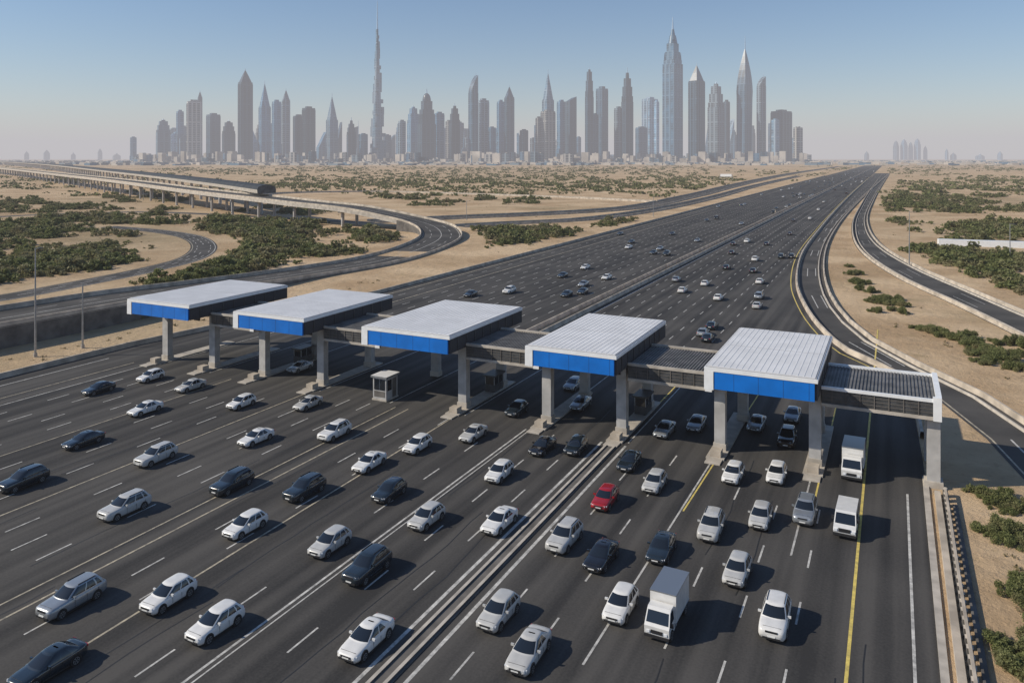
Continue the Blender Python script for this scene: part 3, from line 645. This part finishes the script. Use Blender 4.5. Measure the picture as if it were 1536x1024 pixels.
# ------------------------------------------------------------ skyline
def tower(u,wpx,top,style='box',fac='b',Y=5600,shoulder=None,rot=None,dw=.8):
    S=Y/F; w=wpx*S; h=H+(VH-top)*S; hs=H+(VH-(shoulder if shoulder else top))*S
    rot=TH+(random.uniform(.45,.8) if rot is None else rot); a=rot-TH
    bw=w/(abs(math.cos(a))+dw*abs(math.sin(a))); bd=bw*dw; m=FAC[fac]; mb=MB(); x=bw/2; yv=bd/2
    def R(k,ky=None): ky=k if ky is None else ky; return [(-x*k,-yv*ky),(x*k,-yv*ky),(x*k,yv*ky),(-x*k,yv*ky)]
    def fins(z1,k=1.0):
        for q in (-1,-.33,.33,1):
            mb.box(q*x*k*.93-bw*.035,q*x*k*.93+bw*.035,-yv*k-bw*.03,yv*k+bw*.03,0,z1*.985,m)
            mb.box(-x*k-bw*.03,x*k+bw*.03,q*yv*k*.93-bw*.03,q*yv*k*.93+bw*.03,0,z1*.975,m)
    sr=max(bw*.055,3.2)
    if style=='box':
        mb.prism(R(.94),0,R(.94),h*.97,m); fins(h*.96,.94); mb.prism(R(.5),h*.97,R(.5),h,m)
    elif style=='step':
        mb.prism(R(1),0,R(1),hs*.72,m); mb.prism(R(.82),hs*.72,R(.82),hs*.9,m); mb.prism(R(.62),hs*.9,R(.6),hs,m); fins(hs*.8,.9)
        mb.prism(R(.3),hs,R(.25),hs+(h-hs)*.5,m); mb.cyl(0,0,hs+(h-hs)*.5,h,sr,1,M_spire,6)
    elif style=='point':
        mb.prism(R(.96),0,R(.96),hs,m); fins(hs,.96); mb.prism(R(.86),hs,R(.45),hs+(h-hs)*.45,m); mb.prism(R(.45),hs+(h-hs)*.45,R(.06),hs+(h-hs)*.85,m)
        mb.cyl(0,0,hs+(h-hs)*.6,h,sr,1.2,M_spire,6)
    elif style=='wedge':
        vs=[(-x,-yv,0),(x,-yv,0),(x,yv,0),(-x,yv,0),(-x,-yv,hs),(x,-yv,h),(x,yv,h*.985),(-x,yv,hs*.98)]
        mb.add(vs,[(0,1,5,4),(1,2,6,5),(2,3,7,6),(3,0,4,7),(4,5,6,7)],m)
    elif style=='blade':
        n=10; pr=[]
        for i in range(n+1):
            t=i/n; z=hs+(h-hs)*t; k=1-t**1.8; pr.append((z,k))
        mb.prism(R(1),0,R(1),hs,m)
        for i in range(n):
            z0,k0=pr[i]; z1,k1=pr[i+1]
            p0=[(x-2*x*k0,-yv*.9),(x,-yv*.9),(x,yv*.9),(x-2*x*k0,yv*.9)]; p1=[(x-2*x*k1,-yv*.9),(x,-yv*.9),(x,yv*.9),(x-2*x*k1,yv*.9)]
            mb.prism(p0,z0,p1,z1,m)
        mb.cyl(x*.85,0,h*.96,h*1.03,sr,1,M_spire,6)
    elif style=='dome':
        mb.prism(R(1),0,R(1),hs*.62,m); mb.prism(R(.8),hs*.62,R(.8),hs*.86,m); mb.prism(R(.62),hs*.86,R(.62),hs,m); fins(hs*.8,.85)
        for i in range(6):
            t0,t1=i/6,(i+1)/6; mb.cyl(0,0,hs+(h-hs)*.6*math.sin(t0*1.57),hs+(h-hs)*.6*math.sin(t1*1.57),bw*.28*math.cos(t0*1.57),bw*.28*math.cos(t1*1.57)+.3,m,12)
        mb.cyl(0,0,hs+(h-hs)*.5,h,sr,1,M_spire,6)
    elif style=='princess':
        for z0,z1,k in ((0,.78,1),(.78,.86,.9),(.86,.93,.76),(.93,1,.6)): mb.prism(R(k),hs*z0,R(k),hs*z1,m)
        fins(hs*.84,.97)
        for sx in (-1,1):
            for sy in (-1,1): mb.cyl(sx*x*.8,sy*yv*.8,hs*.84,hs*.92,bw*.06,1,m,6)
        mb.cyl(0,0,hs,hs+(h-hs)*.3,bw*.30,bw*.2,m,12); mb.cyl(0,0,hs+(h-hs)*.3,hs+(h-hs)*.55,bw*.16,bw*.08,m,12); mb.cyl(0,0,hs+(h-hs)*.5,h,sr*1.2,1.5,M_spire,6)
    elif style=='leaf':
        n=16
        for i in range(n):
            t0,t1=i/n,(i+1)/n
            k=lambda t:(1-.08*(1-t)) if t<.6 else max(.03,math.cos((t-.6)/.4*1.5))
            mb.prism([(p[0]+x*.25*(t0),p[1]) for p in R(k(t0))],hs*t0,[(p[0]+x*.25*t1,p[1]) for p in R(k(t1))],hs*t1,m,cap=(i==n-1))
        mb.cyl(x*.27,0,hs*.9,h,sr,1.2,M_spire,6)
    X=(u-CU)*S; loc=CW(X,Y)
    mb.obj('skyscraper',loc,rot)
T=[(200,10,205,'box','b',6500),(245,22,178,'step','b',6000,182),(270,12,165,'box','b',6200),(291,25,150,'box','t',5700),(300,8,136,'point','g',6100,146),(320,22,170,'box','b',5900),(343,20,180,'step','d',5800,184),
(368,21,103,'point','d',5500,124),(397,19,121,'point','b',5900,160),(415,14,150,'box','b',5700),(429,13,133,'point','g',6000,150),(448,18,172,'box','d',5600),(463,20,160,'box','d',5500),
(498,18,140,'point','p',5900,180),(527,15,176,'step','d',5700,186),(545,14,200,'box','b',5600),(603,12,180,'box','g',5700),(620,20,158,'step','b',5900,163),(640,28,132,'dome','d',5500,152),(659,16,168,'box','b',5700),(682,17,155,'step','d',5600,163),
(710,15,113,'blade','d',5500,140),(725,18,148,'box','g',5700),(738,12,190,'box','b',5600),(751,12,150,'box','b',5800),(764,15,128,'point','d',5600,146),(786,13,194,'box','d',5600),
(808,10,175,'box','t',5700),(822,18,104,'point','p',5600,150),(822,23,165,'box','t',5550),(842,14,150,'box','b',5800),(856,18,145,'wedge','d',5700,152),(884,13,101,'step','d',5500,108),(903,19,130,'box','b',5800),(893,10,170,'box','d',5650),
(928,14,160,'box','g',5700),(941,18,101,'step','d',5500,118),(975,26,146,'box','p',6300),(962,18,190,'box','b',5900),(985,8,150,'box','p',6200),
(1009,31,26,'princess','b',5400,66),(1045,26,95,'point','d',5000,122),(1074,26,122,'step','g',5700,130),(1090,10,150,'box','d',5800),(1116,25,54,'leaf','d',5400,74),(1142,14,115,'blade','g',5700,130),(1172,33,165,'box','d',5500),(1163,12,178,'box','p',5300),(1197,14,190,'box','t',5600)]
for t in T:
    tower(t[0],t[1],t[2],t[3],t[4],t[5],t[6] if len(t)>6 else None,dw=random.uniform(.6,.95))
rs=random.Random(5)
for i in range(70):
    u=rs.uniform(228,1205); tower(u,rs.uniform(7,15),rs.uniform(178,218),rs.choice(['box','step','box','wedge']),rs.choice('bdgtpb'),rs.uniform(5900,6900),rs.uniform(186,222),dw=rs.uniform(.6,.95))
for u,w_,tp in ((1344,9,210),(1356,10,208),(1366,7,212),(1376,10,207),(1388,6,218),(1300,7,226),(1430,9,228),(1470,14,230),(40,8,226),(70,10,224),(110,8,228),(150,7,222),(175,12,229),(1420,5,222),(1500,8,226)):
    tower(u,w_,tp,'step','b',12500,tp+3)
mb=MB(); Y=5600; S=Y/F
prof=[(237,16),(222,15),(205,13.6),(190,12.2),(172,11),(155,9.6),(138,8.3),(120,7.2),(104,6),(88,5),(72,4),(58,3),(44,2.1),(24,1.5),(2,.8)]
for i in range(len(prof)-1):
    v0,r0=prof[i]; v1,r1=prof[i+1]; z0=0 if i==0 else H+(VH-v0)*S; z1=H+(VH-v1)*S
    m=FAC['p'] if i<12 else M_spire
    mb.cyl(0,0,z0,z1,r0*S*.55,(r0*.95 if i<12 else r1)*S*.55,m,12)
    if i<12:
        for k in range(3):
            a=k*2.094+.5; L_=r0*S*(1.0 if (i%3)!=k else .82)
            zz=z1-(z1-z0)*(.0,.33,.66)[(i+k)%3]
            for q,rr in ((.45,.30),(.72,.24)):
                mb.cyl(math.cos(a)*L_*q,math.sin(a)*L_*q,z0,zz,r0*S*rr,r0*S*rr,m,10)
mb.obj('supertall_spire_tower',CW((566-CU)*S,Y),TH)
mb=MB()
for i in range(3200):
    u=rs.uniform(-150,1700); Yd=rs.uniform(3300,7800)
    core=200<u<1215
    if not core and rs.random()<.4: continue
    X=(u-CU)*Yd/F; x,y,_=CW(X,Yd)
    a=rs.uniform(8,26) ; b=rs.uniform(8,26); hh=rs.uniform(4,12) if Yd<4600 or not core else rs.choice([rs.uniform(8,30),rs.uniform(20,75)])
    mb.box(x-a,x+a,y-b,y+b,0,hh,M_low if rs.random()<.55 else FAC[rs.choice('gtbd')],M_low)
    if rs.random()<.5: mb.box(x-a*.3,x+a*.2,y-b*.3,y+b*.3,hh,hh+3,M_low)
mb.obj('distant_low_rise_district')

# ------------------------------------------------------------ atmosphere
sig=9.6e-5; Lh=(.53,.515,.545)
hz=MB(); hb=29000; hz.box(-hb,hb,-hb,hb,-8,650,M_sand)
o=hz.obj('haze'); m=bpy.data.materials.new('haze_air'); m.use_nodes=True; nt=m.node_tree; nt.nodes.clear()
om=nt.nodes.new('ShaderNodeOutputMaterial'); ab=nt.nodes.new('ShaderNodeVolumeAbsorption'); em=nt.nodes.new('ShaderNodeEmission'); ad=nt.nodes.new('ShaderNodeAddShader')
ab.inputs['Color'].default_value=(0,0,0,1); ab.inputs['Density'].default_value=sig
em.inputs['Color'].default_value=(*Lh,1); em.inputs['Strength'].default_value=sig
nt.links.new(ab.outputs[0],ad.inputs[0]); nt.links.new(em.outputs[0],ad.inputs[1]); nt.links.new(ad.outputs[0],om.inputs['Volume'])
o.data.materials.clear(); o.data.materials.append(m)

# ------------------------------------------------------------ light
el=math.radians(33); sx,sy=-.86,-.51
w=bpy.data.worlds.new('World'); scene.world=w; w.use_nodes=True; nt=w.node_tree; bg=nt.nodes['Background']
sk=nt.nodes.new('ShaderNodeTexSky'); sk.sky_type='NISHITA'; sk.sun_disc=False; sk.sun_elevation=el; sk.sun_rotation=math.atan2(sx,sy)
sk.dust_density=.3; sk.ozone_density=3.5; sk.air_density=1.0; sk.altitude=0
hs=nt.nodes.new('ShaderNodeHueSaturation'); hs.inputs['Saturation'].default_value=1.2
nt.links.new(sk.outputs[0],hs.inputs['Color']); nt.links.new(hs.outputs['Color'],bg.inputs[0]); bg.inputs[1].default_value=.108
sl=bpy.data.lights.new('sun','SUN'); sl.energy=5.0; sl.angle=math.radians(.5); sl.color=(1,.91,.76)
so=bpy.data.objects.new('sun',sl); col.objects.link(so)
n=math.hypot(sx,sy); d=Vector((-sx/n*math.cos(el),-sy/n*math.cos(el),-math.sin(el))); so.rotation_euler=d.to_track_quat('-Z','Y').to_euler()
cam=bpy.data.cameras.new('camera'); co=bpy.data.objects.new('camera',cam); col.objects.link(co); scene.camera=co
co.location=(0,0,H); co.rotation_euler=(math.pi/2,0,TH); cam.sensor_width=36; cam.lens=36*F/1536; cam.shift_y=-275/1536; cam.clip_start=.5; cam.clip_end=120000
scene.view_settings.view_transform='Standard'; scene.view_settings.look='None'; scene.view_settings.exposure=0
